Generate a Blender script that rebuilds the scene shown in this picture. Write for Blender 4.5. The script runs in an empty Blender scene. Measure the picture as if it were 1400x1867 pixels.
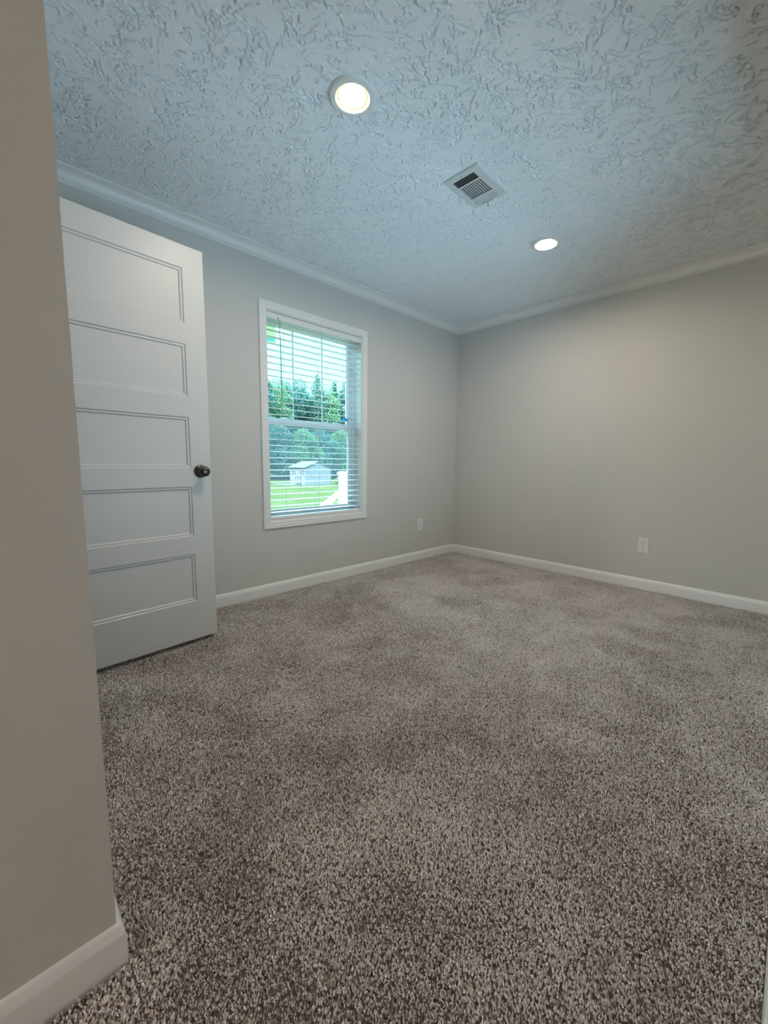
import bpy, bmesh, math, random
import numpy as np
from mathutils import Vector, Matrix

random.seed(7)
rng = np.random.default_rng(11)
scene = bpy.context.scene
COL = scene.collection

# ------------------------------------------------------------------ camera
H = 2.422                      # ceiling height
CAM = Vector((2.7079, -3.747, 0.9988))
Fv = Vector((-0.7087347, 0.69475048, -0.12254346))
Rv = Vector((0.69895744, 0.71506945, 0.01158322))
Uv = Vector((-0.09567453, 0.07744324, 0.99239555))
cd = bpy.data.cameras.new('camera')
cam = bpy.data.objects.new('camera', cd)
COL.objects.link(cam)
M = Matrix.Identity(4)
for i in range(3):
    M[i][0], M[i][1], M[i][2], M[i][3] = Rv[i], Uv[i], -Fv[i], CAM[i]
cam.matrix_world = M
cd.sensor_fit = 'HORIZONTAL'
cd.sensor_width = 36.0
cd.lens = 742.3154 * 36.0 / 1400.0
cd.clip_start = 0.02
cd.clip_end = 500
scene.camera = cam

# ------------------------------------------------------------------ view + world + sun
vs = scene.view_settings
scene.display_settings.display_device = 'sRGB'
vs.view_transform = 'Standard'
vs.look = 'None'
vs.exposure = 0.22
vs.gamma = 1.0
vs.use_curve_mapping = False

SKY = (0.42, 0.78, 1.0)
SKY_S = 45.0
SUN_S = 20.0
FILL_COL = (0.52, 0.77, 1.0)
FILL_W = 52.0
LAMP_COL = (1.0, 0.86, 0.70)
LAMP_S = 290.0
HALL_COL = (1.0, 0.74, 0.62)
HALL_S = 100.0

world = bpy.data.worlds.new('sky')
scene.world = world
world.use_nodes = True
wn = world.node_tree.nodes
wl = world.node_tree.links
bgn = wn['Background']
wtc = wn.new('ShaderNodeTexCoord')
wsep = wn.new('ShaderNodeSeparateXYZ')
wl.new(wtc.outputs['Generated'], wsep.inputs[0])
wr = wn.new('ShaderNodeValToRGB')
wr.color_ramp.elements[0].position = 0.34
wr.color_ramp.elements[0].color = (0.019, 0.049, 0.055, 1)   # low sky; the high cloud is several times brighter
wr.color_ramp.elements[1].position = 0.60
wr.color_ramp.elements[1].color = (*SKY, 1)
wl.new(wsep.outputs['Z'], wr.inputs[0])
wl.new(wr.outputs[0], bgn.inputs[0])
bgn.inputs[1].default_value = SKY_S

sd = bpy.data.lights.new('sun', 'SUN')
sd.energy = SUN_S
sd.angle = math.radians(1.0)
sd.color = (1.0, 0.96, 0.88)
so = bpy.data.objects.new('sun', sd)
COL.objects.link(so)
so.location = (10, -12, 20)
so.rotation_euler = Vector((0.12, -0.70, 1.0)).to_track_quat('Z', 'Y').to_euler()

# added fill light outside the made-up side window in wall_right, out of view
W3Y0, W3Y1, W3Z0, W3Z1 = -2.75, -1.15, .50, 2.05
ad = bpy.data.lights.new('side_fill_light', 'AREA')
ad.shape = 'RECTANGLE'
ad.size = W3Y1 - W3Y0 - .02          # along local x (world y)
ad.size_y = 1.1
ad.energy = FILL_W
ad.color = FILL_COL
ao = bpy.data.objects.new('side_fill_light', ad)
COL.objects.link(ao)
ao.location = (2.765 + .72, (W3Y0 + W3Y1) / 2, (W3Z0 + W3Z1) / 2 - .72)
ao.rotation_euler = Vector((1.0, 0, -1.9)).to_track_quat('Z', 'Y').to_euler()

scene.cycles.max_bounces = 12
scene.cycles.diffuse_bounces = 8
scene.cycles.transparent_max_bounces = 24
scene.cycles.caustics_reflective = False
scene.cycles.caustics_refractive = False
scene.cycles.sample_clamp_indirect = 6.0
scene.cycles.use_denoising = True

# ------------------------------------------------------------------ helpers
def tag(o, label=None, cat=None, group=None, kind=None):
    if label: o['label'] = label
    if cat: o['category'] = cat
    if group: o['group'] = group
    if kind: o['kind'] = kind
    return o

def empty(name, loc=(0, 0, 0), rz=0.0):
    o = bpy.data.objects.new(name, None)
    o.empty_display_size = 0.05
    o.location = loc
    o.rotation_euler = (0, 0, rz)
    COL.objects.link(o)
    return o

def mat(name, col, rough=0.6, metal=0.0, spec=0.5):
    m = bpy.data.materials.new(name)
    m.use_nodes = True
    b = m.node_tree.nodes['Principled BSDF']
    b.inputs['Base Color'].default_value = (*col, 1)
    b.inputs['Roughness'].default_value = rough
    b.inputs['Metallic'].default_value = metal
    b.inputs['Specular IOR Level'].default_value = spec
    return m

def add_noise(m, scale, col2=None, bump=0.0, dist=0.001, detail=4.0, lo=0.35, hi=0.65):
    nt = m.node_tree
    b = nt.nodes['Principled BSDF']
    tc = nt.nodes.new('ShaderNodeTexCoord')
    n = nt.nodes.new('ShaderNodeTexNoise')
    n.inputs['Scale'].default_value = scale
    n.inputs['Detail'].default_value = detail
    nt.links.new(tc.outputs['Object'], n.inputs['Vector'])
    if col2 is not None:
        r = nt.nodes.new('ShaderNodeValToRGB')
        r.color_ramp.elements[0].position = lo
        r.color_ramp.elements[1].position = hi
        r.color_ramp.elements[0].color = b.inputs['Base Color'].default_value
        r.color_ramp.elements[1].color = (*col2, 1)
        nt.links.new(n.outputs['Fac'], r.inputs[0])
        nt.links.new(r.outputs[0], b.inputs['Base Color'])
    if bump:
        bp = nt.nodes.new('ShaderNodeBump')
        bp.inputs['Strength'].default_value = bump
        bp.inputs['Distance'].default_value = dist
        nt.links.new(n.outputs['Fac'], bp.inputs['Height'])
        nt.links.new(bp.outputs[0], b.inputs['Normal'])
    return m

class MB:
    """collects shapes for ONE mesh object"""
    def __init__(s):
        s.bm = bmesh.new()
    def box(s, x0, x1, y0, y1, z0, z1, bevel=0.0, T=None):
        v = [s.bm.verts.new(p) for p in ((x0, y0, z0), (x1, y0, z0), (x1, y1, z0), (x0, y1, z0),
                                         (x0, y0, z1), (x1, y0, z1), (x1, y1, z1), (x0, y1, z1))]
        f = [s.bm.faces.new([v[i] for i in q]) for q in
             ((3, 2, 1, 0), (4, 5, 6, 7), (0, 1, 5, 4), (1, 2, 6, 5), (2, 3, 7, 6), (3, 0, 4, 7))]
        if bevel:
            es = list({e for q in f for e in q.edges})
            r = bmesh.ops.bevel(s.bm, geom=es, offset=bevel, segments=2, profile=0.5, affect='EDGES')
            v = list({x for q in r['faces'] for x in q.verts} | {x for x in v if x.is_valid})
        if T is not None:
            bmesh.ops.transform(s.bm, matrix=T, verts=v)
        return s
    def prism(s, prof, P, Q, n, up=(0, 0, 1), ep=0.0, eq=0.0):
        """profile (d, h): d along n, h along up, swept P->Q, ends sheared by ep/eq * d along P->Q"""
        P, Q, n, up = Vector(P), Vector(Q), Vector(n), Vector(up)
        t = (Q - P).normalized()
        a = [s.bm.verts.new(P + n * d + up * h + t * (ep * d)) for d, h in prof]
        b = [s.bm.verts.new(Q + n * d + up * h + t * (eq * d)) for d, h in prof]
        k = len(prof)
        for i in range(k):
            s.bm.faces.new((a[i], a[(i + 1) % k], b[(i + 1) % k], b[i]))
        s.bm.faces.new(a[::-1]); s.bm.faces.new(b)
        return s
    def lathe(s, prof, T=None, seg=40, closed=False):
        """profile (r, z) round local Z"""
        rings = []
        vs_ = []
        for r, z in prof:
            if r < 1e-6:
                v = s.bm.verts.new((0, 0, z)); rings.append([v]); vs_.append(v)
            else:
                ring = [s.bm.verts.new((r * math.cos(2 * math.pi * i / seg), r * math.sin(2 * math.pi * i / seg), z)) for i in range(seg)]
                rings.append(ring); vs_ += ring
        pairs = list(zip(rings, rings[1:]))
        if closed: pairs.append((rings[-1], rings[0]))
        for A, B in pairs:
            for i in range(seg):
                j = (i + 1) % seg
                if len(A) == 1 and len(B) == 1: continue
                if len(A) == 1: s.bm.faces.new((A[0], B[i], B[j]))
                elif len(B) == 1: s.bm.faces.new((A[i], A[j], B[0]))
                else: s.bm.faces.new((A[i], A[j], B[j], B[i]))
        if T is not None:
            bmesh.ops.transform(s.bm, matrix=T, verts=vs_)
        return s
    def tube(s, pts, r, seg=8):
        pts = [Vector(p) for p in pts]
        prev = None
        rings = []
        for i, p in enumerate(pts):
            a = pts[max(i - 1, 0)]; b = pts[min(i + 1, len(pts) - 1)]
            t = (b - a).normalized()
            u = t.cross(Vector((0.13, 0.27, 0.95)))
            if u.length < 0.05: u = t.cross(Vector((1, 0, 0)))
            u.normalize(); w = t.cross(u)
            rr = r[i] if isinstance(r, (list, tuple)) else r
            rings.append([s.bm.verts.new(p + u * rr * math.cos(2 * math.pi * k / seg) + w * rr * math.sin(2 * math.pi * k / seg)) for k in range(seg)])
        for A, B in zip(rings, rings[1:]):
            for k in range(seg):
                s.bm.faces.new((A[k], A[(k + 1) % seg], B[(k + 1) % seg], B[k]))
        s.bm.faces.new(rings[0][::-1]); s.bm.faces.new(rings[-1])
        return s
    def build(s, name, m, parent=None, smooth=None):
        bmesh.ops.recalc_face_normals(s.bm, faces=s.bm.faces[:])
        me = bpy.data.meshes.new(name)
        s.bm.to_mesh(me); s.bm.free()
        me.materials.append(m)
        if smooth is not None:
            me.polygons.foreach_set('use_smooth', [True] * len(me.polygons))
            me.set_sharp_from_angle(angle=math.radians(smooth))
        o = bpy.data.objects.new(name, me)
        COL.objects.link(o)
        if parent: o.parent = parent
        return o

def quadmesh(name, V, loops, starts, m, parent=None, smooth=False, attrs=None):
    me = bpy.data.meshes.new(name)
    me.vertices.add(len(V)); me.vertices.foreach_set('co', np.asarray(V, np.float32).ravel())
    me.loops.add(len(loops)); me.loops.foreach_set('vertex_index', np.asarray(loops, np.int32))
    me.polygons.add(len(starts)); me.polygons.foreach_set('loop_start', np.asarray(starts, np.int32))
    if smooth: me.polygons.foreach_set('use_smooth', np.ones(len(starts), bool))
    me.update(calc_edges=True)
    for k, a in (attrs or {}).items():
        at = me.attributes.new(k, 'FLOAT', 'POINT'); at.data.foreach_set('value', np.asarray(a, np.float32))
    me.materials.append(m)
    o = bpy.data.objects.new(name, me)
    COL.objects.link(o)
    if parent: o.parent = parent
    return o

def copy_tree(o, parent=None):
    c = o.copy(); COL.objects.link(c); c.parent = parent
    for ch in list(o.children): copy_tree(ch, c)
    return c

# ------------------------------------------------------------------ materials
m_wall = add_noise(mat('wall paint', (0.62, 0.61, 0.585), 0.75, spec=0.3), 260, bump=0.25, dist=0.0006)
m_ceil = add_noise(mat('ceiling texture paint', (0.84, 0.88, 0.90), 0.85, spec=0.2), 350, bump=0.3, dist=0.0008)
m_trim = add_noise(mat('white trim paint', (0.82, 0.82, 0.81), 0.35), 90, bump=0.05, dist=0.0004)
m_door = add_noise(mat('white door paint', (0.65, 0.64, 0.63), 0.42), 120, bump=0.06, dist=0.0004)
m_plastic = add_noise(mat('white plastic', (0.76, 0.77, 0.76), 0.3), 60, bump=0.02, dist=0.0003)
m_dark = add_noise(mat('dark cavity', (0.02, 0.025, 0.03), 0.7), 30, col2=(0.03, 0.03, 0.035))
m_metal = add_noise(mat('brushed nickel', (0.115, 0.105, 0.098), 0.28, metal=1.0), 140, bump=0.05, dist=0.0003)
m_screw = add_noise(mat('screw head', (0.35, 0.36, 0.36), 0.4, metal=0.6), 80, bump=0.05, dist=0.0003)
m_slat = add_noise(mat('blind slat', (0.80, 0.81, 0.82), 0.45), 40, bump=0.05, dist=0.0004)
m_vinyl = add_noise(mat('white vinyl', (0.78, 0.80, 0.82), 0.35), 50, bump=0.03, dist=0.0004)
m_cord = add_noise(mat('blind cord', (0.75, 0.77, 0.78), 0.8), 200, bump=0.1, dist=0.0004)
m_wand = add_noise(mat('clear tilt wand', (0.22, 0.27, 0.32), 0.15), 90, bump=0.03, dist=0.0004)

def emis(name, col, s):
    m = bpy.data.materials.new(name); m.use_nodes = True
    nt = m.node_tree; nt.nodes.clear()
    e = nt.nodes.new('ShaderNodeEmission'); o = nt.nodes.new('ShaderNodeOutputMaterial')
    e.inputs[0].default_value = (*col, 1); e.inputs[1].default_value = s
    nt.links.new(e.outputs[0], o.inputs[0])
    return m
m_lamp = emis('lit lamp lens', LAMP_COL, LAMP_S * 1.3)
m_rim = emis('glowing amber lens rim', (1.0, 0.62, 0.26), 1.25)

def glass(name):
    m = bpy.data.materials.new(name); m.use_nodes = True
    nt = m.node_tree; nt.nodes.clear()
    o = nt.nodes.new('ShaderNodeOutputMaterial'); mx = nt.nodes.new('ShaderNodeMixShader')
    t = nt.nodes.new('ShaderNodeBsdfTransparent'); g = nt.nodes.new('ShaderNodeBsdfGlossy')
    fr = nt.nodes.new('ShaderNodeFresnel'); fr.inputs[0].default_value = 1.3
    t.inputs[0].default_value = (0.95, 0.985, 0.98, 1); g.inputs['Roughness'].default_value = 0.02
    nt.links.new(fr.outputs[0], mx.inputs[0]); nt.links.new(t.outputs[0], mx.inputs[1]); nt.links.new(g.outputs[0], mx.inputs[2])
    nt.links.new(mx.outputs[0], o.inputs[0])
    return m
m_glass = glass('window glass')

def screenmat():
    m = bpy.data.materials.new('insect screen'); m.use_nodes = True
    nt = m.node_tree; nt.nodes.clear()
    o = nt.nodes.new('ShaderNodeOutputMaterial'); mx = nt.nodes.new('ShaderNodeMixShader')
    t = nt.nodes.new('ShaderNodeBsdfTransparent'); d = nt.nodes.new('ShaderNodeBsdfTranslucent')
    d.inputs[0].default_value = (0.05, 0.062, 0.062, 1); mx.inputs[0].default_value = 0.25
    nt.links.new(t.outputs[0], mx.inputs[1]); nt.links.new(d.outputs[0], mx.inputs[2]); nt.links.new(mx.outputs[0], o.inputs[0])
    return m
m_screen = screenmat()

# ------------------------------------------------------------------ room shell
RX = 2.765                     # right wall plane
FY = -3.628                    # room-side face of the front wall
SX = 1.8412                    # exposed face of the wall end beside the camera
FZ = -0.014                    # slab under the carpet pile (pile top is z = 0)
BY = -7.5                      # far end of the hall behind the viewer
WT = 0.16
CASE = 0.056
WY0, WY1, WZ0, WZ1 = -2.265, -1.377, 0.553, 2.041   # window opening

def S(o, label, cat='wall'):
    return tag(o, label, cat, kind='structure')

b = MB()
b.box(-WT, 0, BY - .1, WY0, FZ, H + .02); b.box(-WT, 0, WY1, WT, FZ, H + .02)
b.box(-WT, 0, WY0, WY1, FZ, WZ0); b.box(-WT, 0, WY0, WY1, WZ1, H + .02)
S(b.build('wall_left', m_wall), 'greige painted wall holding the window with the blind')
S(MB().box(0, RX + WT, 0, WT, FZ, H + .02).build('wall_back', m_wall), 'greige painted far wall with one outlet near its right end')
b = MB()
b.box(RX, RX + WT, BY - .1, W3Y0, FZ, H + .02); b.box(RX, RX + WT, W3Y1, 0, FZ, H + .02)
b.box(RX, RX + WT, W3Y0, W3Y1, FZ, W3Z0); b.box(RX, RX + WT, W3Y0, W3Y1, W3Z1, H + .02)
S(b.build('wall_right', m_wall), 'greige wall running just past the right edge of the view')
w3 = empty('fill_window', (RX, (W3Y0 + W3Y1) / 2, W3Z0))  # made-up window, added to frame the fill light
S(w3, 'white framed window added around the fill light, unseen in the right wall', 'window')
hy, hz = (W3Y1 - W3Y0) / 2, W3Z1 - W3Z0
b = MB()
b.box(.08, .13, -hy, -hy + .03, 0, hz); b.box(.08, .13, hy - .03, hy, 0, hz)
b.box(.08, .13, -hy + .03, hy - .03, 0, .03); b.box(.08, .13, -hy + .03, hy - .03, hz - .03, hz)
b.build('window_frame', m_vinyl, w3)
MB().box(.100, .104, -hy + .03, hy - .03, .03, hz - .03).build('window_pane', m_glass, w3)
b = MB()
b.box(-.013, 0, -hy - .056, -hy, -.056, hz + .056); b.box(-.013, 0, hy, hy + .056, -.056, hz + .056)
b.box(-.013, 0, -hy, hy, -.056, 0); b.box(-.013, 0, -hy, hy, hz, hz + .056)
b.build('window_casing', m_trim, w3)
DY0, DY1 = 0.505, 1.275        # doorway in the front wall (x range)
b = MB()
b.box(0, DY0, FY - .11, FY, FZ, H + .01); b.box(DY1, SX, FY - .11, FY, FZ, H + .01); b.box(DY0, DY1, FY - .11, FY, 2.06, H + .01)
b.box(SX - .11, SX, BY, FY - .11, FZ, H + .01)
S(b.build('wall_front', m_wall), 'greige wall end filling the left edge, close to the viewer')
RX0, RX1, RZ0, RZ1 = 1.93, 2.67, .25, 2.08   # tall window added at the unseen hall end for light from behind
b = MB()
b.box(0, RX0, BY - .1, BY, FZ, H + .02); b.box(RX1, RX, BY - .1, BY, FZ, H + .02)
b.box(RX0, RX1, BY - .1, BY, FZ, RZ0); b.box(RX0, RX1, BY - .1, BY, RZ1, H + .02)
S(b.build('wall_rear', m_wall), 'greige wall at the hall end behind the viewer')
w2 = empty('added_hall_window', ((RX0 + RX1) / 2, BY, RZ0))
S(w2, 'tall white framed window added at the unseen hall end for light from behind', 'window')
b = MB()
hx, hz = (RX1 - RX0) / 2, RZ1 - RZ0
b.box(-hx, -hx + .04, -.08, -.03, 0, hz); b.box(hx - .04, hx, -.08, -.03, 0, hz)
b.box(-hx + .04, hx - .04, -.08, -.03, 0, .04); b.box(-hx + .04, hx - .04, -.08, -.03, hz - .04, hz)
b.build('window_frame', m_vinyl, w2)
MB().box(-hx + .04, hx - .04, -.057, -.053, .04, hz - .04).build('window_pane', m_glass, w2)

# ceiling: slap-brush plaster relief, real height field
def field(nx, ny, dx, lx, ly, ang=0.0, seed=0):
    """smooth random field with correlation lengths lx, ly (m)"""
    r = np.random.default_rng(seed)
    w = r.standard_normal((ny, nx))
    kx = np.fft.fftfreq(nx, dx) * 2 * np.pi; ky = np.fft.fftfreq(ny, dx) * 2 * np.pi
    KX, KY = np.meshgrid(kx, ky)
    c, s_ = math.cos(ang), math.sin(ang)
    A = KX * c + KY * s_; B = -KX * s_ + KY * c
    f = np.fft.ifft2(np.fft.fft2(w) * np.exp(-0.5 * ((A * lx) ** 2 + (B * ly) ** 2))).real
    return (f - f.mean()) / f.std()

def sstep(a, lo, hi):
    t = np.clip((a - lo) / (hi - lo), 0, 1); return t * t * (3 - 2 * t)

dxc = 0.0030
CL = 5.0
nx, ny = int(RX / dxc) + 1, int(CL / dxc) + 1
hgt = np.zeros((ny, nx)); cre = np.zeros((ny, nx))
sel = field(nx, ny, dxc, .045, .045, seed=5)            # local stroke orientation regions
for k, deg in enumerate((-18, 8, 33, 57, 82, 110)):      # brush strokes, mostly along the room's diagonal
    ang = math.radians(deg)
    f = field(nx, ny, dxc, .022, .0054, ang, seed=20 + k)
    f2 = field(nx, ny, dxc, .007, .0040, ang + .5, seed=60 + k)
    g = f + .28 * f2
    gate = sstep(field(nx, ny, dxc, .020, .011, ang, seed=40 + k), .74, 1.12)
    # torn plaster: a narrow crevice beside a raised, feathered lip
    lip = np.where(g > 0, np.exp(-np.maximum(g, 0) / .55), 0) * gate
    crev = np.exp(-((g + .24) / .20) ** 2) * gate
    hgt = np.maximum(hgt, lip)
    cre = np.maximum(cre, crev)
fine = field(nx, ny, dxc, .006, .006, seed=90) * .10 + field(nx, ny, dxc, .02, .02, seed=91) * .12
X, Y = np.meshgrid(np.linspace(0, RX, nx), np.linspace(-5.0, 0, ny))
drop = 0.0038 * hgt - 0.0078 * cre + 0.0022 * fine
drop = np.clip(drop, -0.0088, 0.0065)
flat = np.ones_like(drop)
for (lx_, ly_, r_) in ((1.335, -2.60, .085), (1.40, -1.02, .085), (2.30, -4.4, .085)):
    flat *= sstep(np.hypot(X - lx_, Y - ly_), r_, r_ + .012)
d_ = np.maximum(np.abs(X - 1.386) - .096, np.abs(Y + 1.81) - .142)
flat *= sstep(d_, 0, .012)
Z = H - drop * flat
V = np.stack([X.ravel(), Y.ravel(), Z.ravel()], 1)
idx = (np.arange(ny - 1)[:, None] * nx + np.arange(nx - 1)[None, :]).ravel()
L = np.stack([idx, idx + nx, idx + nx + 1, idx + 1], 1).ravel()
# plain stretch of the same ceiling over the hall
k0 = len(V)
V = np.concatenate([V, [[0, BY, H], [RX, BY, H], [RX, -CL, H], [0, -CL, H]]])
L = np.concatenate([L, [k0, k0 + 3, k0 + 2, k0 + 1]])
ceil = quadmesh('ceiling', V, L, np.arange(len(idx) + 1) * 4, m_ceil, smooth=True)
S(ceil, 'white ceiling with slapped brush plaster texture', 'ceiling')
S(MB().box(-WT - .3, RX + WT + .3, BY - .4, WT + .3, H + .02, H + .25).build('roof', m_wall), 'slab closing the house above the ceiling', 'roof')

# floor slab under the carpet
m_sub = add_noise(mat('carpet backing', (0.14, 0.11, 0.10), 0.95, spec=0.1), 300, col2=(0.28, 0.24, 0.22), bump=0.6, dist=0.004)
S(MB().box(-WT, RX + WT, BY - .1, WT, FZ - .12, FZ).build('floor', m_sub), 'floor under the brown carpet', 'floor')

# carpet pile: real tufts of yarn
m_carp = bpy.data.materials.new('carpet yarn'); m_carp.use_nodes = True
nt = m_carp.node_tree; bs = nt.nodes['Principled BSDF']
bs.inputs['Roughness'].default_value = 0.95; bs.inputs['Specular IOR Level'].default_value = 0.1
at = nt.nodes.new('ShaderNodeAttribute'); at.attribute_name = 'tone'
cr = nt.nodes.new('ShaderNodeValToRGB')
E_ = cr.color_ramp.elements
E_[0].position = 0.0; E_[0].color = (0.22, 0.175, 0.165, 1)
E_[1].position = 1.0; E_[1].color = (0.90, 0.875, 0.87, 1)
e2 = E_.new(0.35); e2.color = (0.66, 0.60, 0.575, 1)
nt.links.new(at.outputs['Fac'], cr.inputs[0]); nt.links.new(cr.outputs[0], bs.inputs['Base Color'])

def carpet(x0, x1, y0, y1, dens, name, pw=1.0):
    n = int((x1 - x0) * (y1 - y0) * dens)
    px = rng.uniform(x0 + .003, x1 - .003, n); py = y1 - .0005 - (y1 - y0 - .003) * rng.uniform(0, 1, n) ** pw
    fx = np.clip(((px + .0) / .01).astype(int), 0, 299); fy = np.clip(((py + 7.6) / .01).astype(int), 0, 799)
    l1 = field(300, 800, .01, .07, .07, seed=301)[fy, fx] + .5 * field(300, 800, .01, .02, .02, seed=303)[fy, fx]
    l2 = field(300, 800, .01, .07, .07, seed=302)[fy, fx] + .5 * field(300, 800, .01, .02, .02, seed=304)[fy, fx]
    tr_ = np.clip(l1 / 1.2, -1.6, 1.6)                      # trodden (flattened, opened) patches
    lean = np.clip(l2 / 1.2, -1.6, 1.6)
    a = rng.uniform(0, 2 * math.pi, n)
    ln = rng.uniform(.0017, .0034, n); w = rng.uniform(.0010, .0017, n) * (1 - .10 * tr_)
    zt_ = rng.normal(-.0022, .0014, n) - .0006 * tr_; zt_ = np.clip(zt_, -.0070, .0008)
    hh = rng.uniform(.0045, .0070, n)
    ca, sa = np.cos(a), np.sin(a)
    tx = rng.normal(0, .0012, n) + .0004 * lean; ty = rng.normal(0, .0012, n) - .0004 * lean
    dz0 = rng.normal(0, .0010, n); dz1 = -dz0
    def pt(u, v, z, tx_=0, ty_=0):
        X_ = px + u * ca - v * sa + tx_; Y_ = py + u * sa + v * ca + ty_
        return np.stack([np.clip(X_, x0, x1), np.clip(Y_, y0 - .004, y1 + .004), z], 1)
    VV = np.stack([pt(-ln, 0 * w, zt_ - hh * .8), pt(0 * ln, w, zt_ - hh), pt(ln, 0 * w, zt_ - hh * .8), pt(0 * ln, -w, zt_ - hh),
                   pt(-ln * .45, w * .15, zt_ + dz0, tx, ty), pt(ln * .45, -w * .15, zt_ + dz1, tx, ty)], 1).reshape(-1, 3)
    k = np.arange(n)[:, None] * 6
    LL = np.concatenate([k + 0, k + 4, k + 1, k + 0, k + 3, k + 4, k + 1, k + 4, k + 5, k + 1, k + 5, k + 2,
                         k + 3, k + 2, k + 5, k + 3, k + 5, k + 4], 1)[:, [0, 2, 1, 3, 4, 5, 6, 7, 8, 9, 10, 11, 12, 13, 14, 15, 16, 17]].ravel()
    tone = np.clip(rng.beta(1.3, 1.2, n) + rng.normal(0, .05, n) - .085 * tr_, 0, 1)  # trodden patches darker in colour, for wear and the shade of leaning pile
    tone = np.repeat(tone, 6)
    return quadmesh(name, VV, LL, np.arange(6 * n) * 3, m_carp, attrs={'tone': tone}, smooth=False)
TB = 0.0128
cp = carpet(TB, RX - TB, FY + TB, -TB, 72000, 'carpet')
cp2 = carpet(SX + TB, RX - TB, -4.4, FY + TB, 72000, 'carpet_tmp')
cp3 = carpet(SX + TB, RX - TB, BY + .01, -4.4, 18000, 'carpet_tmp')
# join the hall stretch of the same fitted carpet into one mesh
def merge(a_, b_):
    def arr(o):
        me = o.data
        v = np.empty(len(me.vertices) * 3, np.float32); me.vertices.foreach_get('co', v)
        l = np.empty(len(me.loops), np.int32); me.loops.foreach_get('vertex_index', l)
        t = np.empty(len(me.vertices), np.float32); me.attributes['tone'].data.foreach_get('value', t)
        return v.reshape(-1, 3), l, t
    v1, l1, t1 = arr(a_); v2, l2, t2 = arr(b_)
    for o in (a_, b_):
        me = o.data; bpy.data.objects.remove(o); bpy.data.meshes.remove(me)
    VV = np.concatenate([v1, v2]); LL = np.concatenate([l1, l2 + len(v1)])
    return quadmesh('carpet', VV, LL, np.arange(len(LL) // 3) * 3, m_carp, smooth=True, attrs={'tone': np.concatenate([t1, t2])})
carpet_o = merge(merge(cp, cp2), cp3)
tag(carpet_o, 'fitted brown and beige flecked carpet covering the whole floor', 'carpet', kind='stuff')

# ------------------------------------------------------------------ baseboards and crown
HB = 0.083
bprof = [(0, FZ), (TB, FZ), (TB, .058), (.0118, .064), (.0085, .070), (.0075, .0765), (.0045, .081), (.002, HB), (0, HB)]
C = 0.0638
def crown_prof():
    d = [(0, 0), (C, 0), (C, -.007), (C - .005, -.010)]
    # cove
    for i in range(9):
        t = i / 8 * math.pi / 2
        d.append((C - .009 - (.036) * math.sin(t), -.012 - .034 * (1 - math.cos(t))))
    d += [(.0175, -.049), (.0175, -.052), (.0125, -.0535), (.0135, -.0575), (.0105, -.060), (.0065, -.0605), (.0085, -.064), (.006, -.0675), (0, -.0675)]
    return d
cprof = crown_prof()
def run(name, prof, P, Q, n, ep, eq, label, cat):
    return S(MB().prism(prof, P, Q, n, ep=ep, eq=eq).build(name, m_trim, smooth=25), label, cat)
FH = Vector((DY0, 0, 0)); 
run('baseboard_left', bprof, (0, FY, 0), (0, 0, 0), (1, 0, 0), 1, -1, 'white baseboard along the wall below the window', 'baseboard')
run('baseboard_back', bprof, (0, 0, 0), (RX, 0, 0), (0, -1, 0), 1, -1, 'white baseboard along the far wall', 'baseboard')
run('baseboard_right', bprof, (RX, 0, 0), (RX, BY, 0), (-1, 0, 0), 1, -1, 'white baseboard sliver at the lower right edge', 'baseboard')
b = MB()
b.prism(bprof, (DY1 + .06, FY, 0), (SX, FY, 0), (0, 1, 0), ep=0, eq=1)
b.prism(bprof, (SX, FY, 0), (SX, BY, 0), (1, 0, 0), ep=-1, eq=-1)
b.prism(bprof, (0, FY, 0), (DY0 - .06, FY, 0), (0, 1, 0), ep=1, eq=0)
S(b.build('baseboard_front', m_trim, smooth=25), 'white baseboard wrapping the near wall end at lower left', 'baseboard')
run('trim_1', cprof, (0, FY, H), (0, 0, H), (1, 0, 0), 1, -1, 'white crown moulding above the window wall', 'crown moulding')
run('trim_2', cprof, (0, 0, H), (RX, 0, H), (0, -1, 0), 1, -1, 'white crown moulding above the far wall', 'crown moulding')
run('trim_3', cprof, (RX, 0, H), (RX, BY, H), (-1, 0, 0), 1, -1, 'white crown moulding above the right wall', 'crown moulding')
b = MB()
b.prism(cprof, (0, FY, H), (SX, FY, H), (0, 1, 0), ep=1, eq=1)
b.prism(cprof, (SX, FY, H), (SX, BY, H), (1, 0, 0), ep=-1, eq=-1)
S(b.build('trim_4', m_trim, smooth=25), 'white crown moulding above the near wall end', 'crown moulding')
# casing round the doorway behind the open door
b = MB()
for x0, x1 in ((DY0 - .058, DY0 - .004), (DY1 + .004, DY1 + .058)):
    b.box(x0, x1, FY, FY + .014, FZ, 2.118, bevel=.003)
b.box(DY0 - .004, DY1 + .004, FY, FY + .014, 2.064, 2.118, bevel=.003)
b.box(DY0 - .001, DY0 + .002, FY - .11, FY, FZ, 2.06); b.box(DY1 - .002, DY1 + .001, FY - .11, FY, FZ, 2.06)
S(b.build('trim_5', m_trim), 'white casing around the doorway behind the open door', 'door casing')

# ------------------------------------------------------------------ door (open, hinged on the front wall)
ANG = 0.0719
DL, DZ0, DZ1, DT = 0.760, 0.020, 2.050, 0.035
# local frame: +X' runs from free edge to hinge, +Y' = out of the visible face, Z up
free = Vector((0.455, -2.863, 0))
ux = Vector((math.sin(ANG), -math.cos(ANG), 0)); uy = Vector((math.cos(ANG), math.sin(ANG), 0))
hinge = free + ux * DL
door = empty('door_1', (hinge.x, hinge.y, 0))
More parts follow.
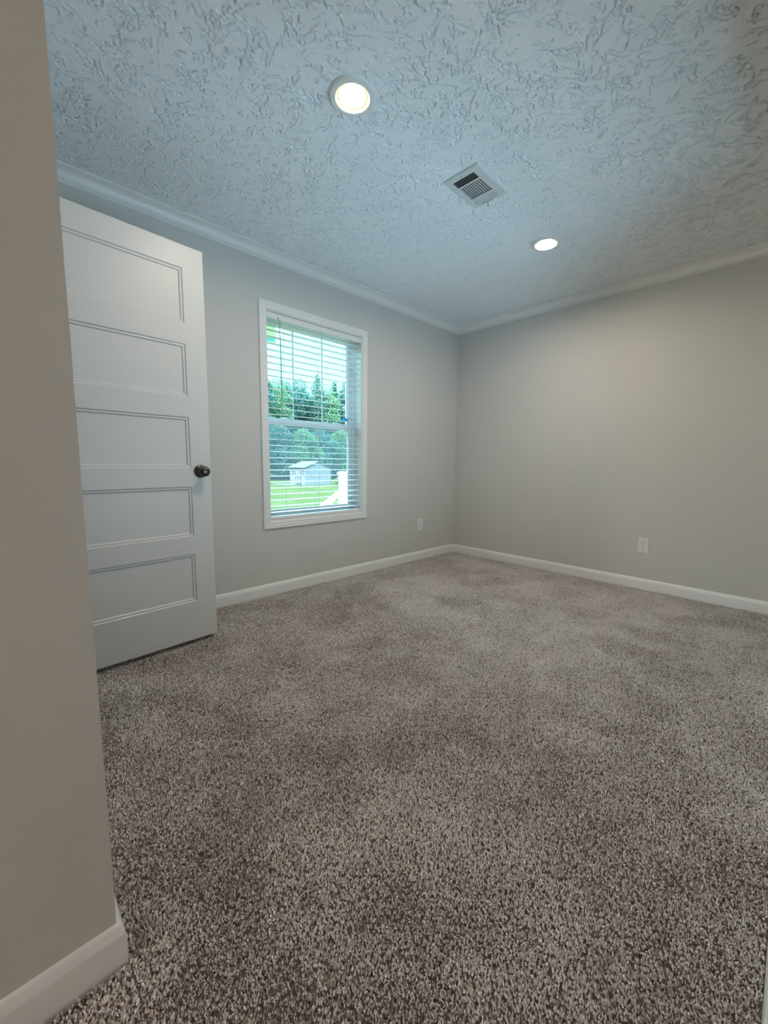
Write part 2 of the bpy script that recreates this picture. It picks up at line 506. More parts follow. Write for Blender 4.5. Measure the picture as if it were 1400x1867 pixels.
# door axes: local x from hinge toward free edge
MD = Matrix.Identity(4)
for i in range(3):
    MD[i][0], MD[i][1], MD[i][2] = (-ux)[i], (-uy)[i], (0, 0, 1)[i]
MD.translation = hinge
door.matrix_world = MD
tag(door, 'white five panel door standing open against the left edge', 'door', kind='structure')
def door_slab():
    bm = MB(); B = bm.bm
    xs = [0, .105, DL - .105, DL]
    zs = [DZ0]
    pan = [(.2335, .4955), (.5925, .8575), (.9550, 1.2160), (1.3200, 1.5790), (1.6800, 1.9420)]
    for a_, c_ in pan: zs += [a_, c_]
    zs.append(DZ1)
    for side in (-1, 1):
        y = 0 if side < 0 else DT
        def P(x, z, dep): return B.verts.new((x, (y + dep) if side < 0 else (y - dep), z))
        for i in range(3):
            for j in range(len(zs) - 1):
                ispan = (i == 1 and j % 2 == 1)
                x0, x1, z0, z1 = xs[i], xs[i + 1], zs[j], zs[j + 1]
                if not ispan:
                    B.faces.new([P(x0, z0, 0), P(x1, z0, 0), P(x1, z1, 0), P(x0, z1, 0)])
                else:
                    steps = [(0, 0), (.0045, .0050), (.0105, .0042), (.0125, .0042), (.0175, .0095), (.0195, .0095)]
                    rings = []
                    for ins, dep in steps:
                        rings.append([P(x0 + ins, z0 + ins, dep), P(x1 - ins, z0 + ins, dep), P(x1 - ins, z1 - ins, dep), P(x0 + ins, z1 - ins, dep)])
                    for A_, B_ in zip(rings, rings[1:]):
                        for k in range(4):
                            B.faces.new([A_[k], A_[(k + 1) % 4], B_[(k + 1) % 4], B_[k]])
                    B.faces.new(rings[-1])
    for x in (0, DL):
        B.faces.new([B.verts.new(p) for p in ((x, 0, DZ0), (x, DT, DZ0), (x, DT, DZ1), (x, 0, DZ1))])
    for z in (DZ0, DZ1):
        B.faces.new([B.verts.new(p) for p in ((0, 0, z), (DL, 0, z), (DL, DT, z), (0, DT, z))])
    bmesh.ops.remove_doubles(B, verts=B.verts[:], dist=1e-5)
    return bm
door_slab().build('door_slab', m_door, door)
KX, KZ = DL - .056, 0.937
TK = Matrix.Translation((KX, 0, KZ)) @ Matrix.Rotation(math.radians(90), 4, 'X')    # local z -> -y (out of the visible face)
rose = MB().lathe([(0, 0), (.0335, 0), (.0345, .002), (.033, .005), (.027, .0085), (.016, .011), (.0125, .0135), (0, .0135)], TK).build('rosette', m_metal, door, smooth=40)
knobp = [(0, .010), (.0115, .012), (.0105, .022), (.0120, .029), (.0190, .035), (.0255, .042), (.0275, .050), (.0255, .058), (.0180, .0645), (.0090, .067), (0, .0675)]
MB().lathe(knobp, TK).build('door_knob', m_metal, door, smooth=60)
TK2 = Matrix.Translation((KX, DT, KZ)) @ Matrix.Rotation(math.radians(-90), 4, 'X')
MB().lathe([(0, 0), (.0335, 0), (.0345, .002), (.033, .005), (.027, .0085), (.016, .011), (0, .0135)], TK2).build('rosette', m_metal, door, smooth=40)
MB().lathe(knobp, TK2).build('door_knob', m_metal, door, smooth=60)
MB().box(DL, DL + .0015, .006, DT - .006, KZ - .028, KZ + .028, bevel=.0005).build('latch_plate', m_metal, door)
for z in (.22, 1.02, 1.82):
    MB().tube([(-.004, -.004, z - .045), (-.004, -.004, z + .045)], .006, 12).build('hinge', m_metal, door)

# ------------------------------------------------------------------ window
win = empty('window_1', (0, (WY0 + WY1) / 2, WZ0))
tag(win, 'white vinyl single hung window with grilles in its upper sash', 'window', kind='structure')
wo = Vector(win.location)
bpy.context.view_layer.update()
def W(o):                       # build in world coordinates, then parent to the window
    o.parent = win
    o.matrix_parent_inverse = Matrix.Translation(-wo)
    return o
# picture frame casing
b = MB()
cp_ = [(0, 0), (0, CASE), (.011, CASE), (.0135, CASE - .004), (.0135, CASE - .009), (.0115, CASE - .012), (.0125, CASE - .016),
       (.0125, CASE - .026), (.0105, CASE - .030), (.0110, .010), (.0085, .006), (.0085, .001), (.007, 0)]
def ring(b, prof, x, y0, y1, z0, z1):
    """mitred frame, prof (out of wall, away from opening)"""
    R_ = []
    for sy, sz in ((-1, -1), (1, -1), (1, 1), (-1, 1)):
        R_.append([b.bm.verts.new((x + d, (y0 if sy < 0 else y1) + sy * h, (z0 if sz < 0 else z1) + sz * h)) for d, h in prof])
    k = len(prof)
    for i in range(4):
        A_, B_ = R_[i], R_[(i + 1) % 4]
        for j in range(k):
            b.bm.faces.new((A_[j], A_[(j + 1) % k], B_[(j + 1) % k], B_[j]))
ring(b, cp_, 0, WY0, WY1, WZ0, WZ1)
W(b.build('window_casing', m_trim, smooth=25))
# jamb returns
b = MB()
ring(b, [(0, 0), (0, .006), (-WT, .006), (-WT, 0)], 0, WY0 + .006, WY1 - .006, WZ0 + .006, WZ1 - .006)
W(b.build('jamb_lining', m_trim))
# vinyl master frame
b = MB()
fo = 0.007
y0, y1, z0, z1 = WY0 + fo, WY1 - fo, WZ0 + fo, WZ1 - fo
ring(b, [(0, 0), (0, -.012), (-.020, -.012), (-.020, -.016), (-.040, -.016), (-.040, -.020), (-.056, -.020), (-.056, 0)], -.104, y0, y1, z0, z1)
W(b.build('window_frame', m_vinyl))
MEET = 1.293
# upper sash (outer track)
b = MB()
ring(b, [(0, 0), (0, .026), (-.020, .026), (-.020, 0)], -.138, y0 + .046, y1 - .046, MEET + .006, z1 - .046)
W(b.build('upper_sash', m_vinyl))
yl, yr = y0 + .046, y1 - .046
W(MB().box(-.150, -.147, yl, yr, MEET + .006, z1 - .046).build('upper_pane', m_glass))
b = MB()
for k in (1, 2):
    yy = -1.405 - .277 * k
    b.box(-.1545, -.1505, yy - .0055, yy + .0055, MEET + .006, z1 - .046, bevel=.0015)
W(b.build('grille', m_vinyl))
# lower sash (inner track)
b = MB()
ring(b, [(0, 0), (0, .030), (-.022, .030), (-.022, 0)], -.112, y0 + .046, y1 - .046, z0 + .062, MEET - .024)
b.box(-.134, -.112, y0 + .018, y1 - .018, z0 + .016, z0 + .036)
b.box(-.134, -.108, y0 + .020, y1 - .020, MEET - .026, MEET + .024, bevel=.002)
W(b.build('lower_sash', m_vinyl))
W(MB().box(-.1245, -.1215, yl, yr, z0 + .062, MEET - .024).build('lower_pane', m_glass))
b = MB().box(-.114, -.100, -1.60, -1.545, MEET + .020, MEET + .032, bevel=.003)
b.box(-.114, -.100, -2.10, -2.045, MEET + .020, MEET + .032, bevel=.003)
W(b.build('sash_lock', m_vinyl))
W(MB().box(-.1575, -.157, yl - .01, yr + .01, z0 + .05, MEET).build('insect_screen', m_screen))
# stickers left on the glass
def thin_paper(m, f=.8):
    nt = m.node_tree; b_ = nt.nodes['Principled BSDF']; out = nt.nodes['Material Output']
    tr = nt.nodes.new('ShaderNodeBsdfTranslucent'); mx = nt.nodes.new('ShaderNodeMixShader'); mx.inputs[0].default_value = f
    src = b_.inputs['Base Color'].links[0].from_socket
    nt.links.new(src, tr.inputs[0]); nt.links.new(b_.outputs[0], mx.inputs[1]); nt.links.new(tr.outputs[0], mx.inputs[2])
    nt.links.new(mx.outputs[0], out.inputs['Surface']); return m
m_lab1 = thin_paper(add_noise(mat('pale green label', (0.66, 0.72, 0.42), 0.6), 60, col2=(0.72, 0.78, 0.54)), .9)
m_lab2 = thin_paper(add_noise(mat('yellow label band', (0.80, 0.86, 0.16), 0.6), 60, col2=(0.76, 0.82, 0.22)), .9)
m_lab3 = thin_paper(add_noise(mat('teal label', (0.34, 0.56, 0.50), 0.6), 60, col2=(0.38, 0.60, 0.54)), .9)
st = W(MB().box(-.1468, -.1462, -2.196, -2.108, 1.913, 2.012).build('window_sticker', m_lab1)); st['label'] = 'pale green paper label with yellow bands'
def sub(o): o.parent = st; o.matrix_parent_inverse = st.matrix_parent_inverse.copy(); return o
sub(MB().box(-.1461, -.1458, -2.196, -2.108, 1.986, 2.002).build('label_band', m_lab2))
sub(MB().box(-.1461, -.1458, -2.196, -2.135, 1.922, 1.932).build('label_band', m_lab2))
st2 = W(MB().box(-.1468, -.1462, -2.196, -2.110, 1.874, 1.902).build('window_sticker', m_lab3)); st2['label'] = 'small teal paper label'
m_blue = thin_paper(add_noise(mat('cyan tape', (0.008, 0.30, 0.52), 0.5), 60, col2=(0.012, 0.32, 0.55)))
b = MB()
pts = [(-1.474, 1.372), (-1.452, 1.380), (-1.430, 1.368), (-1.418, 1.374), (-1.416, 1.345), (-1.432, 1.350), (-1.456, 1.336), (-1.476, 1.346)]
f1 = [b.bm.verts.new((-.137, p[0], p[1])) for p in pts]; f2 = [b.bm.verts.new((-.1355, p[0], p[1])) for p in pts]
b.bm.faces.new(f1); b.bm.faces.new(f2[::-1])
for i in range(len(pts)): b.bm.faces.new((f1[i], f1[(i + 1) % 8], f2[(i + 1) % 8], f2[i]))
st3 = W(b.build('tape_tag', m_blue)); st3['label'] = 'bright blue scrap of tape'

# ------------------------------------------------------------------ blind
bl = empty('window_blind', (-.03, (WY0 + WY1) / 2, WZ1 - .004))
tag(bl, 'white horizontal slat blind hanging open inside the window casing', 'window blind')
bo = Vector(bl.location)
def Bp(o):
    o.parent = bl; o.matrix_parent_inverse = Matrix.Translation(-bo); return o
Y0, Y1 = WY0 + .008, WY1 - .008
b = MB().box(-.062, -.008, Y0 + .002, Y1 - .002, 1.996, 2.030, bevel=.002)
Bp(b.build('headrail', m_slat))
Bp(MB().box(-.007, -.001, Y0, Y1, 1.990, 2.031, bevel=.002).build('valance', m_slat))
b = MB()
nsl = 31
zt, zb_ = 1.9645, 0.612
tilt = math.radians(-3.5)
for i in range(nsl):
    z = zt + (zb_ - zt) * i / (nsl - 1)
    T = Matrix.Translation((-.034, 0, z)) @ Matrix.Rotation(-tilt, 4, 'Y')
    prof = [(-.0245, -.0014), (-.012, -.0004), (0, 0), (.012, -.0004), (.0245, -.0014), (.0245, .0010), (.012, .0021), (0, .0025), (-.012, .0021), (-.0245, .0010)]
    a_ = [b.bm.verts.new(T @ Vector((d, Y0 + .003, h))) for d, h in prof]
    c_ = [b.bm.verts.new(T @ Vector((d, Y1 - .003, h))) for d, h in prof]
    k = len(prof)
    for j in range(k): b.bm.faces.new((a_[j], a_[(j + 1) % k], c_[(j + 1) % k], c_[j]))
    b.bm.faces.new(a_[::-1]); b.bm.faces.new(c_)
Bp(b.build('slats', m_slat))
Bp(MB().box(-.059, -.010, Y0 + .003, Y1 - .003, .5610, .5825, bevel=.003).build('bottom_rail', m_slat))
for yy in (-2.122, -1.822, -1.528):
    b = MB()
    for xx in (-.0605, -.0085):
        b.tube([(xx, yy, 1.996), (xx, yy, .582)], .0008, 5)
    b.tube([(-.0345, yy + .012, 1.996), (-.0345, yy + .012, .582)], .0007, 5)
    for i in range(nsl):
        z = zt + (zb_ - zt) * i / (nsl - 1) - .0022
        b.tube([(-.0605, yy, z), (-.0085, yy, z)], .0005, 4)
    Bp(b.build('ladder_cord', m_cord))
Bp(MB().tube([(.001, -2.157, 1.992), (.004, -2.157, 1.975), (.004, -2.155, 1.96), (.005, -2.153, 1.345)], [.002, .002, .0036, .0036], 6).build('tilt_wand', m_wand))
Bp(MB().tube([(-.001, -2.168, 2.000), (.0025, -2.168, 2.000)], .004, 8).build('wand_hook', m_dark))

# ------------------------------------------------------------------ ceiling lights
def ceiling_light(x, y):
    r = empty('recessed_light', (x, y, H))
    # local z up; ring hangs below
    ringp = [(.0905, .001), (.0905, -.006), (.0885, -.0105), (.084, -.0130), (.0700, -.0135), (.0660, -.0125), (.0625, -.0060), (.0610, -.0035), (.0610, .001)]
    MB().lathe(ringp, seg=64, closed=True).build('trim_ring', m_plastic, r, smooth=35)
    MB().lathe([(.0530, -.0050), (.045, -.0058), (.03, -.0066), (0, -.0072)], seg=64).build('lamp_lens', m_lamp, r, smooth=60)
    MB().lathe([(.0612, -.0038), (.0570, -.0040), (.0530, -.0050)], seg=64).build('lens_rim', m_rim, r, smooth=60)
    return r
l1 = ceiling_light(1.335, -2.600)
tag(l1, 'round lit recessed ceiling light, the larger one nearer the viewer', 'ceiling light', 'recessed ceiling lights')
l2 = copy_tree(l1); l2.location = (1.402, -1.022, H)
tag(l2, 'round lit recessed ceiling light farther off, beyond the air vent', 'ceiling light', 'recessed ceiling lights')

# ------------------------------------------------------------------ air vent
vx0, vx1, vy0, vy1 = 1.288, 1.484, -1.954, -1.666
vent = empty('air_vent', ((vx0 + vx1) / 2, (vy0 + vy1) / 2, H))
tag(vent, 'white rectangular metal air vent in the ceiling between the two lights', 'air vent')
vo = Vector(vent.location)
def Vp(o, p=None):
    o.parent = p or vent; o.matrix_parent_inverse = Matrix.Translation(-vo); return o
m_vent = add_noise(mat('vent enamel', (0.66, 0.69, 0.69), 0.4), 80, bump=0.03, dist=0.0003)
zf = H - .0125
ix0, ix1 = 1.316, 1.444
secs = [(-1.921, -1.873), (-1.861, -1.749), (-1.735, -1.687)]
b = MB()
def plate(x0, x1, y0, y1): b.box(x0, x1, y0, y1, zf, zf + .0012)
plate(vx0 + .006, ix0, vy0 + .006, vy1 - .006); plate(ix1, vx1 - .006, vy0 + .006, vy1 - .006)
edges = [vy0 + .006] + [q for s_ in secs for q in s_] + [vy1 - .006]
for i in range(0, len(edges), 2): plate(ix0, ix1, edges[i], edges[i + 1])
# sloping rim
o4 = [(vx0, vy0), (vx1, vy0), (vx1, vy1), (vx0, vy1)]
i4 = [(vx0 + .006, vy0 + .006), (vx1 - .006, vy0 + .006), (vx1 - .006, vy1 - .006), (vx0 + .006, vy1 - .006)]
A1 = [b.bm.verts.new((x, y, H)) for x, y in o4]; A2 = [b.bm.verts.new((x, y, zf + .002)) for x, y in o4]; A3 = [b.bm.verts.new((x, y, zf)) for x, y in i4]
for i in range(4):
    j = (i + 1) % 4
    b.bm.faces.new((A1[i], A1[j], A2[j], A2[i])); b.bm.faces.new((A2[i], A2[j], A3[j], A3[i]))
Vp(b.build('vent_frame', m_vent))
Vp(MB().box(ix0 - .004, ix1 + .004, secs[0][0] - .003, secs[2][1] + .003, H - .0012, H - .0004).build('duct_shade_sheet', m_dark))  # near-black sheet stands in for the shade inside the duct; no hole
def louvre_bank(sec, axis, n, ang, name, ln=.0125, nn=.0010):
    b = MB()
    y0_, y1_ = sec
    for i in range(n):
        if axis == 'x':      # slats run along x
            yc = y0_ + (y1_ - y0_) * (i + .5) / n
            T = Matrix.Translation((0, yc, zf + .0052)) @ Matrix.Rotation(ang, 4, 'X')
            b.box(ix0, ix1, -ln / 2, ln / 2, -nn / 2, nn / 2, T=T)
        else:
            xc = ix0 + (ix1 - ix0) * (i + .5) / n
            T = Matrix.Translation((xc, 0, zf + .0052)) @ Matrix.Rotation(ang, 4, 'Y')
            b.box(-ln / 2, ln / 2, y0_, y1_, -nn / 2, nn / 2, T=T)
    return Vp(b.build(name, m_vent))
louvre_bank(secs[0], 'x', 4, math.radians(38), 'louvre_bank', ln=.009)
louvre_bank(secs[1], 'y', 10, math.radians(20), 'louvre_bank', ln=.0115)
louvre_bank(secs[2], 'x', 4, math.radians(-36), 'louvre_bank', ln=.0130)
for (sx_, sy_) in ((1.381, -1.938),):
    T = Matrix.Translation((sx_, sy_, zf))
    Vp(MB().lathe([(.0036, .001), (.0036, -.0006), (.0028, -.0016), (0, -.0018)], T, seg=16).build('screw', m_screw))
Vp(MB().box(1.340, 1.400, -1.6790, -1.6765, zf - .0003, zf + .0002).build('lever_slot', m_dark))
Vp(MB().tube([(1.372, -1.677, zf), (1.372, -1.674, zf - .010), (1.372, -1.672, zf - .013), (1.372, -1.671, zf - .020)], [.0013, .0013, .003, .0042], 8).build('damper_lever', m_screw))

# ------------------------------------------------------------------ outlets
def outlet(loc, rz):
    r = empty('wall_outlet', loc, rz)      # local: plate in XZ, front toward -Y
    b = MB(); B = b.bm
    w, h, t, c = .0385, .0610, .0065, .004
    A1 = [B.verts.new(p) for p in ((-w, 0, -h), (w, 0, -h), (w, 0, h), (-w, 0, h))]
    A2 = [B.verts.new(p) for p in ((-w, -.002, -h), (w, -.002, -h), (w, -.002, h), (-w, -.002, h))]
    A3 = [B.verts.new(p) for p in ((-w + c, -t, -h + c), (w - c, -t, -h + c), (w - c, -t, h - c), (-w + c, -t, h - c))]
    for P_, Q_ in ((A1, A2), (A2, A3)):
        for i in range(4): B.faces.new((P_[i], P_[(i + 1) % 4], Q_[(i + 1) % 4], Q_[i]))
    B.faces.new(A3)
    b.build('cover_plate', m_plastic, r)
    for sz in (-1, 1):
        zc = sz * .0195
        b = MB()
        pr = []
        for k in range(24):
            a = 2 * math.pi * k / 24
            pr.append((max(-.0165, min(.0165, .0185 * math.cos(a))), max(-.0145, min(.0145, .0185 * math.sin(a)))))
        lo = [b.bm.verts.new((x, -t + .001, zc + z)) for x, z in pr]; hi = [b.bm.verts.new((x * .96, -t - .0016, zc + z * .96)) for x, z in pr]
        for k in range(24): b.bm.faces.new((lo[k], lo[(k + 1) % 24], hi[(k + 1) % 24], hi[k]))
        b.bm.faces.new(hi)
        rc = b.build('receptacle', m_plastic, r)
        s_ = MB()
        yf = -t - .0018
        s_.box(-.0078, -.0056, yf, yf + .0004, zc + .000, zc + .0085)
        s_.box(.0056, .0078, yf, yf + .0004, zc + .001, zc + .0080)
        s_.lathe([(0, 0), (.0028, 0)], Matrix.Translation((0, yf, zc - .006)) @ Matrix.Rotation(math.radians(90), 4, 'X'), seg=14)
        s_.build('slots', m_dark, rc)
    MB().lathe([(.0030, .0), (.0028, .0010), (0, .0013)], Matrix.Translation((0, -t, 0)) @ Matrix.Rotation(math.radians(90), 4, 'X'), seg=14).build('screw', m_screw, r)
    return r
o1 = outlet((1.870, 0, .353), 0)
tag(o1, 'white duplex power outlet low on the far wall at right', 'power outlet', 'wall outlets')
o2 = copy_tree(o1); o2.location = (0, -.567, .352); o2.rotation_euler = (0, 0, math.radians(90))
tag(o2, 'white duplex power outlet low on the wall between window and corner', 'power outlet', 'wall outlets')

# unseen enclosure added outside the right wall (keeps the sky off the made-up window)
b = MB()
b.box(RX + WT, 5.6, -6.5, 2.0, 2.25, 2.35); b.box(5.5, 5.6, -6.5, 2.0, -1.39, 2.25)
b.box(RX + WT, 5.5, -6.6, -6.5, -1.39, 2.35); b.box(RX + WT, 5.5, 2.0, 2.1, -1.39, 2.35)
S(b.build('sky_blocker', m_wall), 'unseen walls and roof added to block the sky beyond the right wall', 'sky blocker')

# globe lamp added in the unseen hall to light the room from behind
pl = empty('added_hall_lamp', (2.02, -6.30, H))
tag(pl, 'round white globe lamp added in the unseen hall for light from behind the viewer', 'added lamp')
m_globe = emis('lit globe', HALL_COL, HALL_S)
MB().lathe([(0, -.004), (.05, -.006), (.055, -.02), (0, -.028)], seg=24).build('canopy', m_plastic, pl, smooth=40)
MB().tube([(0, 0, -.02), (0, 0, -.80)], .004, 6).build('cord', m_dark, pl)
MB().lathe([(0, -.78)] + [(.12 * math.sin(a), -.90 + .12 * math.cos(a)) for a in [math.pi * k / 16 for k in range(1, 16)]] + [(0, -1.02)], seg=32).build('lamp_globe', m_globe, pl, smooth=60)

# ------------------------------------------------------------------ outside
GZ = -1.4
m_lawn = add_noise(mat('lawn', (0.020, 0.027, 0.0030), 0.95, spec=0.0), 0.55, col2=(0.036, 0.037, 0.009), bump=0.5, dist=0.05, detail=9)
lawn = MB().box(-90, 20, -60, 90, GZ - .3, GZ).build('lawn', m_lawn)
tag(lawn, 'sunlit green lawn outside the window', 'lawn', kind='stuff')

def leafmat(name, c1, c2):
    m = bpy.data.materials.new(name); m.use_nodes = True
    nt = m.node_tree; b_ = nt.nodes['Principled BSDF']
    b_.inputs['Roughness'].default_value = .9; b_.inputs['Specular IOR Level'].default_value = 0.0
    a_ = nt.nodes.new('ShaderNodeAttribute'); a_.attribute_name = 'tone'
    r_ = nt.nodes.new('ShaderNodeValToRGB')
    r_.color_ramp.elements[0].color = (*c1, 1); r_.color_ramp.elements[1].color = (*c2, 1)
    nt.links.new(a_.outputs['Fac'], r_.inputs[0]); nt.links.new(r_.outputs[0], b_.inputs['Base Color'])
    out = nt.nodes['Material Output']
    tr = nt.nodes.new('ShaderNodeBsdfTranslucent'); mx = nt.nodes.new('ShaderNodeMixShader'); mx.inputs[0].default_value = .3
    nt.links.new(r_.outputs[0], tr.inputs[0]); nt.links.new(b_.outputs[0], mx.inputs[1]); nt.links.new(tr.outputs[0], mx.inputs[2])
    nt.links.new(mx.outputs[0], out.inputs['Surface'])
    return m
m_leaf = [leafmat('pine needles', (0.0217, 0.0597, 0.0486), (0.0785, 0.1425, 0.1068)),
          leafmat('broad leaves', (0.0325, 0.0811, 0.0433), (0.1068, 0.1710, 0.0855)),
          leafmat('dark leaves', (0.0192, 0.0541, 0.0486), (0.0570, 0.1140, 0.0940))]
m_bark = add_noise(mat('bark', (0.02, 0.018, 0.018), 0.9, spec=0.0), 8, col2=(0.04, 0.036, 0.034), bump=0.5, dist=0.02)

def leaves(blobs, n, size, m, parent, name='foliage', seed=0):
    r = np.random.default_rng(seed)
    bl_ = np.array(blobs)
    wts = bl_[:, 3] * bl_[:, 4]; wts = wts / wts.sum()
    k = r.choice(len(bl_), n, p=wts)
    d = r.standard_normal((n, 3)); d /= np.linalg.norm(d, axis=1)[:, None]
    rad = r.uniform(.55, 1.0, n) ** .6
    c = bl_[k, :3] + d * rad[:, None] * np.stack([bl_[k, 3], bl_[k, 3], bl_[k, 4]], 1)
    u = r.standard_normal((n, 3)); u /= np.linalg.norm(u, axis=1)[:, None]
    w = np.cross(u, r.standard_normal((n, 3))); w /= np.linalg.norm(w, axis=1)[:, None]
    s = size * r.uniform(.5, 1.2, n)[:, None]
    Vv = np.stack([c - u * s, c + w * s * .45, c + u * s, c - w * s * .45], 1).reshape(-1, 3)
    tone = np.repeat(np.clip(r.normal(.45, .25, n), 0, 1), 4)
    return quadmesh(name, Vv, np.arange(4 * n), np.arange(n) * 4, m, parent, attrs={'tone': tone})

def tree(x, y, top, rad, kind, seed):
    r = random.Random(seed)
    h = top - GZ
    t = empty('pine_tree' if kind == 0 else 'broadleaf_tree', (x, y, GZ))
    lean = [(0, 0, 0), (r.uniform(-.3, .3), r.uniform(-.3, .3), h * .4), (r.uniform(-.4, .4), r.uniform(-.4, .4), h * .92)]
    b = MB().tube(lean, [.24, .18, .05], 9)
    for _ in range(7):
        z = r.uniform(.35, .85) * h; a = r.uniform(0, 6.28); l_ = rad * r.uniform(.5, .9)
        b.tube([(0, 0, z), (math.cos(a) * l_, math.sin(a) * l_, z + .5)], [.07, .02], 5)
    b.build('trunk', m_bark, t)
    blobs = []
    z = h * (.30 if kind == 0 else .22)
    if kind == 0:
        while z < h * .97:
            f = 1 - max(0, (z / h - .45)) / .62
            for _ in range(3):
                a = r.uniform(0, 6.28); q = rad * f * r.uniform(.2, .75)
                blobs.append((math.cos(a) * q, math.sin(a) * q, z, rad * f * r.uniform(.4, .65), .5 + r.uniform(0, .4)))
            z += .55
        blobs.append((lean[2][0], lean[2][1], h - .5, .35, .6))
    else:
        for _ in range(22):
            a = r.uniform(0, 6.28); zz = r.uniform(.12, .86)
            q = rad * math.sin(math.pi * min(.95, zz + .08)) * r.uniform(.2, .85)
            blobs.append((math.cos(a) * q, math.sin(a) * q, zz * h, rad * r.uniform(.42, .62), rad * r.uniform(.35, .55)))
        blobs.append((0, 0, h - rad * .35, rad * .4, rad * .4))
    leaves(blobs, 14000, .135 if kind == 0 else .15, m_leaf[kind], t, seed=seed)
    return t
# x, y, top z, radius, kind
rt = random.Random(4)
spots = []
for k in range(15):            # tall front row
    y = 15.5 + k * 1.95
    spots.append((-47.5 + rt.uniform(-1.2, 1.2), y, 12.3 + rt.uniform(-1.2, 1.3) - (1.0 if 27.5 < y < 30 else 0), 2.6, (0, 1, 0, 2)[k % 4]))
for k in range(9):             # back row
    spots.append((-53.0 + rt.uniform(-1, 1), 16.0 + k * 3.3, 12.0 + rt.uniform(-1, 1), 2.8, 2))
for k in range(8):             # understorey
    spots.append((-43.5 + rt.uniform(-.6, .6), 16.5 + k * 3.2, 5.6 + rt.uniform(-.8, .8), 2.4, (2, 1)[k % 2]))
lab = {0: 'tall pine tree', 1: 'light green leafy tree', 2: 'dark green leafy tree'}
for i, (x, y, tp, rd, kd) in enumerate(spots):
    t = tree(x, y, tp, rd, kd, 100 + i)
    where = 'in the tree line beyond the shed' if tp > 8 else 'of the low understorey just behind the shed'
    tag(t, lab[kd] + ' ' + where, 'tree', lab[kd] + 's ' + where)

# shed
shed = empty('garden_shed', (-31.7, 18.96, GZ))
tag(shed, 'pale grey gabled garden shed on the lawn seen through the window', 'shed')
m_side = add_noise(mat('shed siding', (0.125, 0.108, 0.112), 0.6, spec=0.0), 5, col2=(0.140, 0.122, 0.126))
m_roof = add_noise(mat('shed roof', (0.055, 0.055, 0.066), 0.6, spec=0.0), 5, col2=(0.061, 0.061, 0.073))
m_shtr = add_noise(mat('shed trim dark', (0.015, 0.016, 0.03), 0.6, spec=0.0), 9, col2=(0.02, 0.022, 0.034))
eh, ah, w_, l_ = 1.74, 2.31, 3.2, 2.75
b = MB()
b.prism([(0, 0), (w_, 0), (w_, eh), (w_ / 2, ah), (0, eh)], (0, 0, 0), (-l_, 0, 0), (0, 1, 0))
for k in range(1, 8): b.box(.0, .012, 0, w_, k * .22 - .008, k * .22 + .008); b.box(-l_, 0, -.012, 0, k * .22 - .008, k * .22 + .008)
b.build('shed_wall', m_side, shed)
b = MB()
for s_ in (0, 1):
    pr = [(-.18, eh - .06), (w_ / 2, ah), (w_ / 2, ah + .06), (-.18, eh)]
    if s_: pr = [(w_ - d, h) for d, h in pr]
    b.prism(pr, (.15, 0, 0), (-l_ - .15, 0, 0), (0, 1, 0))
b.build('shed_roof', m_roof, shed)
b = MB()
b.box(-1.65, -.75, -.03, -.012, .05, 1.5)
dr = b.build('shed_door', m_side, shed)
b = MB()
for (x0, x1, z0, z1) in ((-1.68, -1.62, .05, 1.55), (-.78, -.72, .05, 1.55), (-1.68, -.72, 1.5, 1.56), (-1.68, -.72, .74, .79), (-1.23, -1.18, .05, 1.5), (-1.68, -.72, .05, .1)):
    b.box(x0, x1, -.045, -.03, z0, z1)
b.build('door_trim', m_shtr, dr)
for cx in (-2.2, -.36):
    b = MB()
    for (x0, x1, z0, z1) in ((cx - .16, cx - .12, .95, 1.4), (cx + .12, cx + .16, .95, 1.4), (cx - .16, cx + .16, .95, .99), (cx - .16, cx + .16, 1.36, 1.4)):
        b.box(x0, x1, -.03, -.012, z0, z1)
    b.build('shed_window', m_shtr, shed)
pad = MB().box(-34.6, -32.0, 16.9, 18.6, GZ, GZ + .05, bevel=.01).build('concrete_pad', add_noise(mat('concrete', (0.06, 0.06, 0.06), 0.9, spec=0.0), 3, col2=(0.07, 0.07, 0.07)))
tag(pad, 'pale concrete pad in front of the garden shed', 'concrete pad')

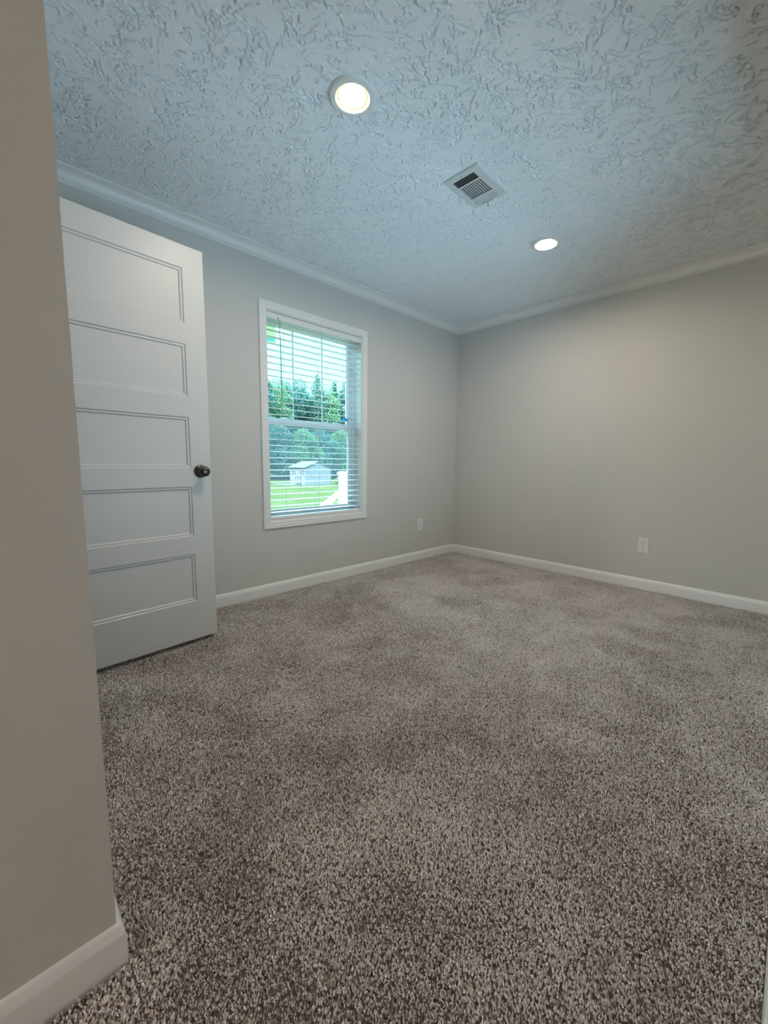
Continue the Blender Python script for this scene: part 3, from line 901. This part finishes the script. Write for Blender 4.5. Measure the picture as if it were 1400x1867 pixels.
bush = empty('bush', (-30.3, 22.5, GZ))
tag(bush, 'yellow green bush beside the right corner of the garden shed', 'bush')
leaves([(0, 0, .55, .55, .5), (.1, .5, .5, .5, .45), (-.1, -.4, .4, .45, .4), (0, .1, 1.0, .4, .35)], 900, .10,
       leafmat('pale bush leaves', (0.0570, 0.0855, 0.0285), (0.1995, 0.1995, 0.0997)), bush, seed=77)
MB().tube([(0, 0, 0), (0, 0, .7)], [.05, .02], 6).build('stem', m_bark, bush)

# porch with stair rail
m_porch = add_noise(mat('porch white paint', (0.80, 0.82, 0.83), 0.5), 20, bump=0.05, dist=0.001)
porch = empty('porch_steps', (-1.2, .9, GZ))
tag(porch, 'white porch steps with a sloping handrail and capped post outside', 'porch steps')
po = Vector(porch.location)
def Pp(o): o.parent = porch; o.matrix_parent_inverse = Matrix.Translation(-po); return o
px, py = -1.97, .03
Pp(MB().box(px - .065, px + .065, py - .065, py + .065, GZ, .815, bevel=.004).build('post', m_porch))
b = MB().box(px - .085, px + .085, py - .085, py + .085, .815, .835, bevel=.004)
b.box(px - .070, px + .070, py - .070, py + .070, .835, .850, bevel=.005)
Pp(b.build('post_cap', m_porch))
sl = (.655 - .325) / (.03 + .53)
def railz(y): return .640 + sl * (y - .03)
b = MB()
yA, yB = py - .065, -2.0
b.prism([(-.035, -.03), (.035, -.03), (.035, .03), (-.035, .03)], (-1.90, yA, railz(yA)), (-1.90, yB, railz(yB)), (1, 0, 0))
Pp(b.build('handrail', m_porch))
for k in range(12):
    yy = yA - .09 - k * .155
    Pp(MB().box(-1.915, -1.885, yy - .015, yy + .015, railz(yy) - .86, railz(yy) - .025).build('baluster', m_porch))
b = MB(); b.prism([(-.02, -.03), (.02, -.03), (.02, .03), (-.02, .03)], (-1.90, yA, railz(yA) - .88), (-1.90, yB, railz(yB) - .88), (1, 0, 0))
Pp(b.build('bottom_rail', m_porch))
Pp(MB().box(-1.965, -1.835, -2.13, -2.0, GZ, -.36, bevel=.004).build('post', m_porch))
Pp(MB().box(-2.05, -.20, .02, 1.9, -.36, -.28).build('landing', m_porch))
b = MB()
for k in range(5):
    b.box(-1.85, -.45, .02 - .33 * (k + 1), .02 - .33 * k, -.36 - .21 * k - .08, -.36 - .21 * k - .02)
Pp(b.build('treads', m_porch))
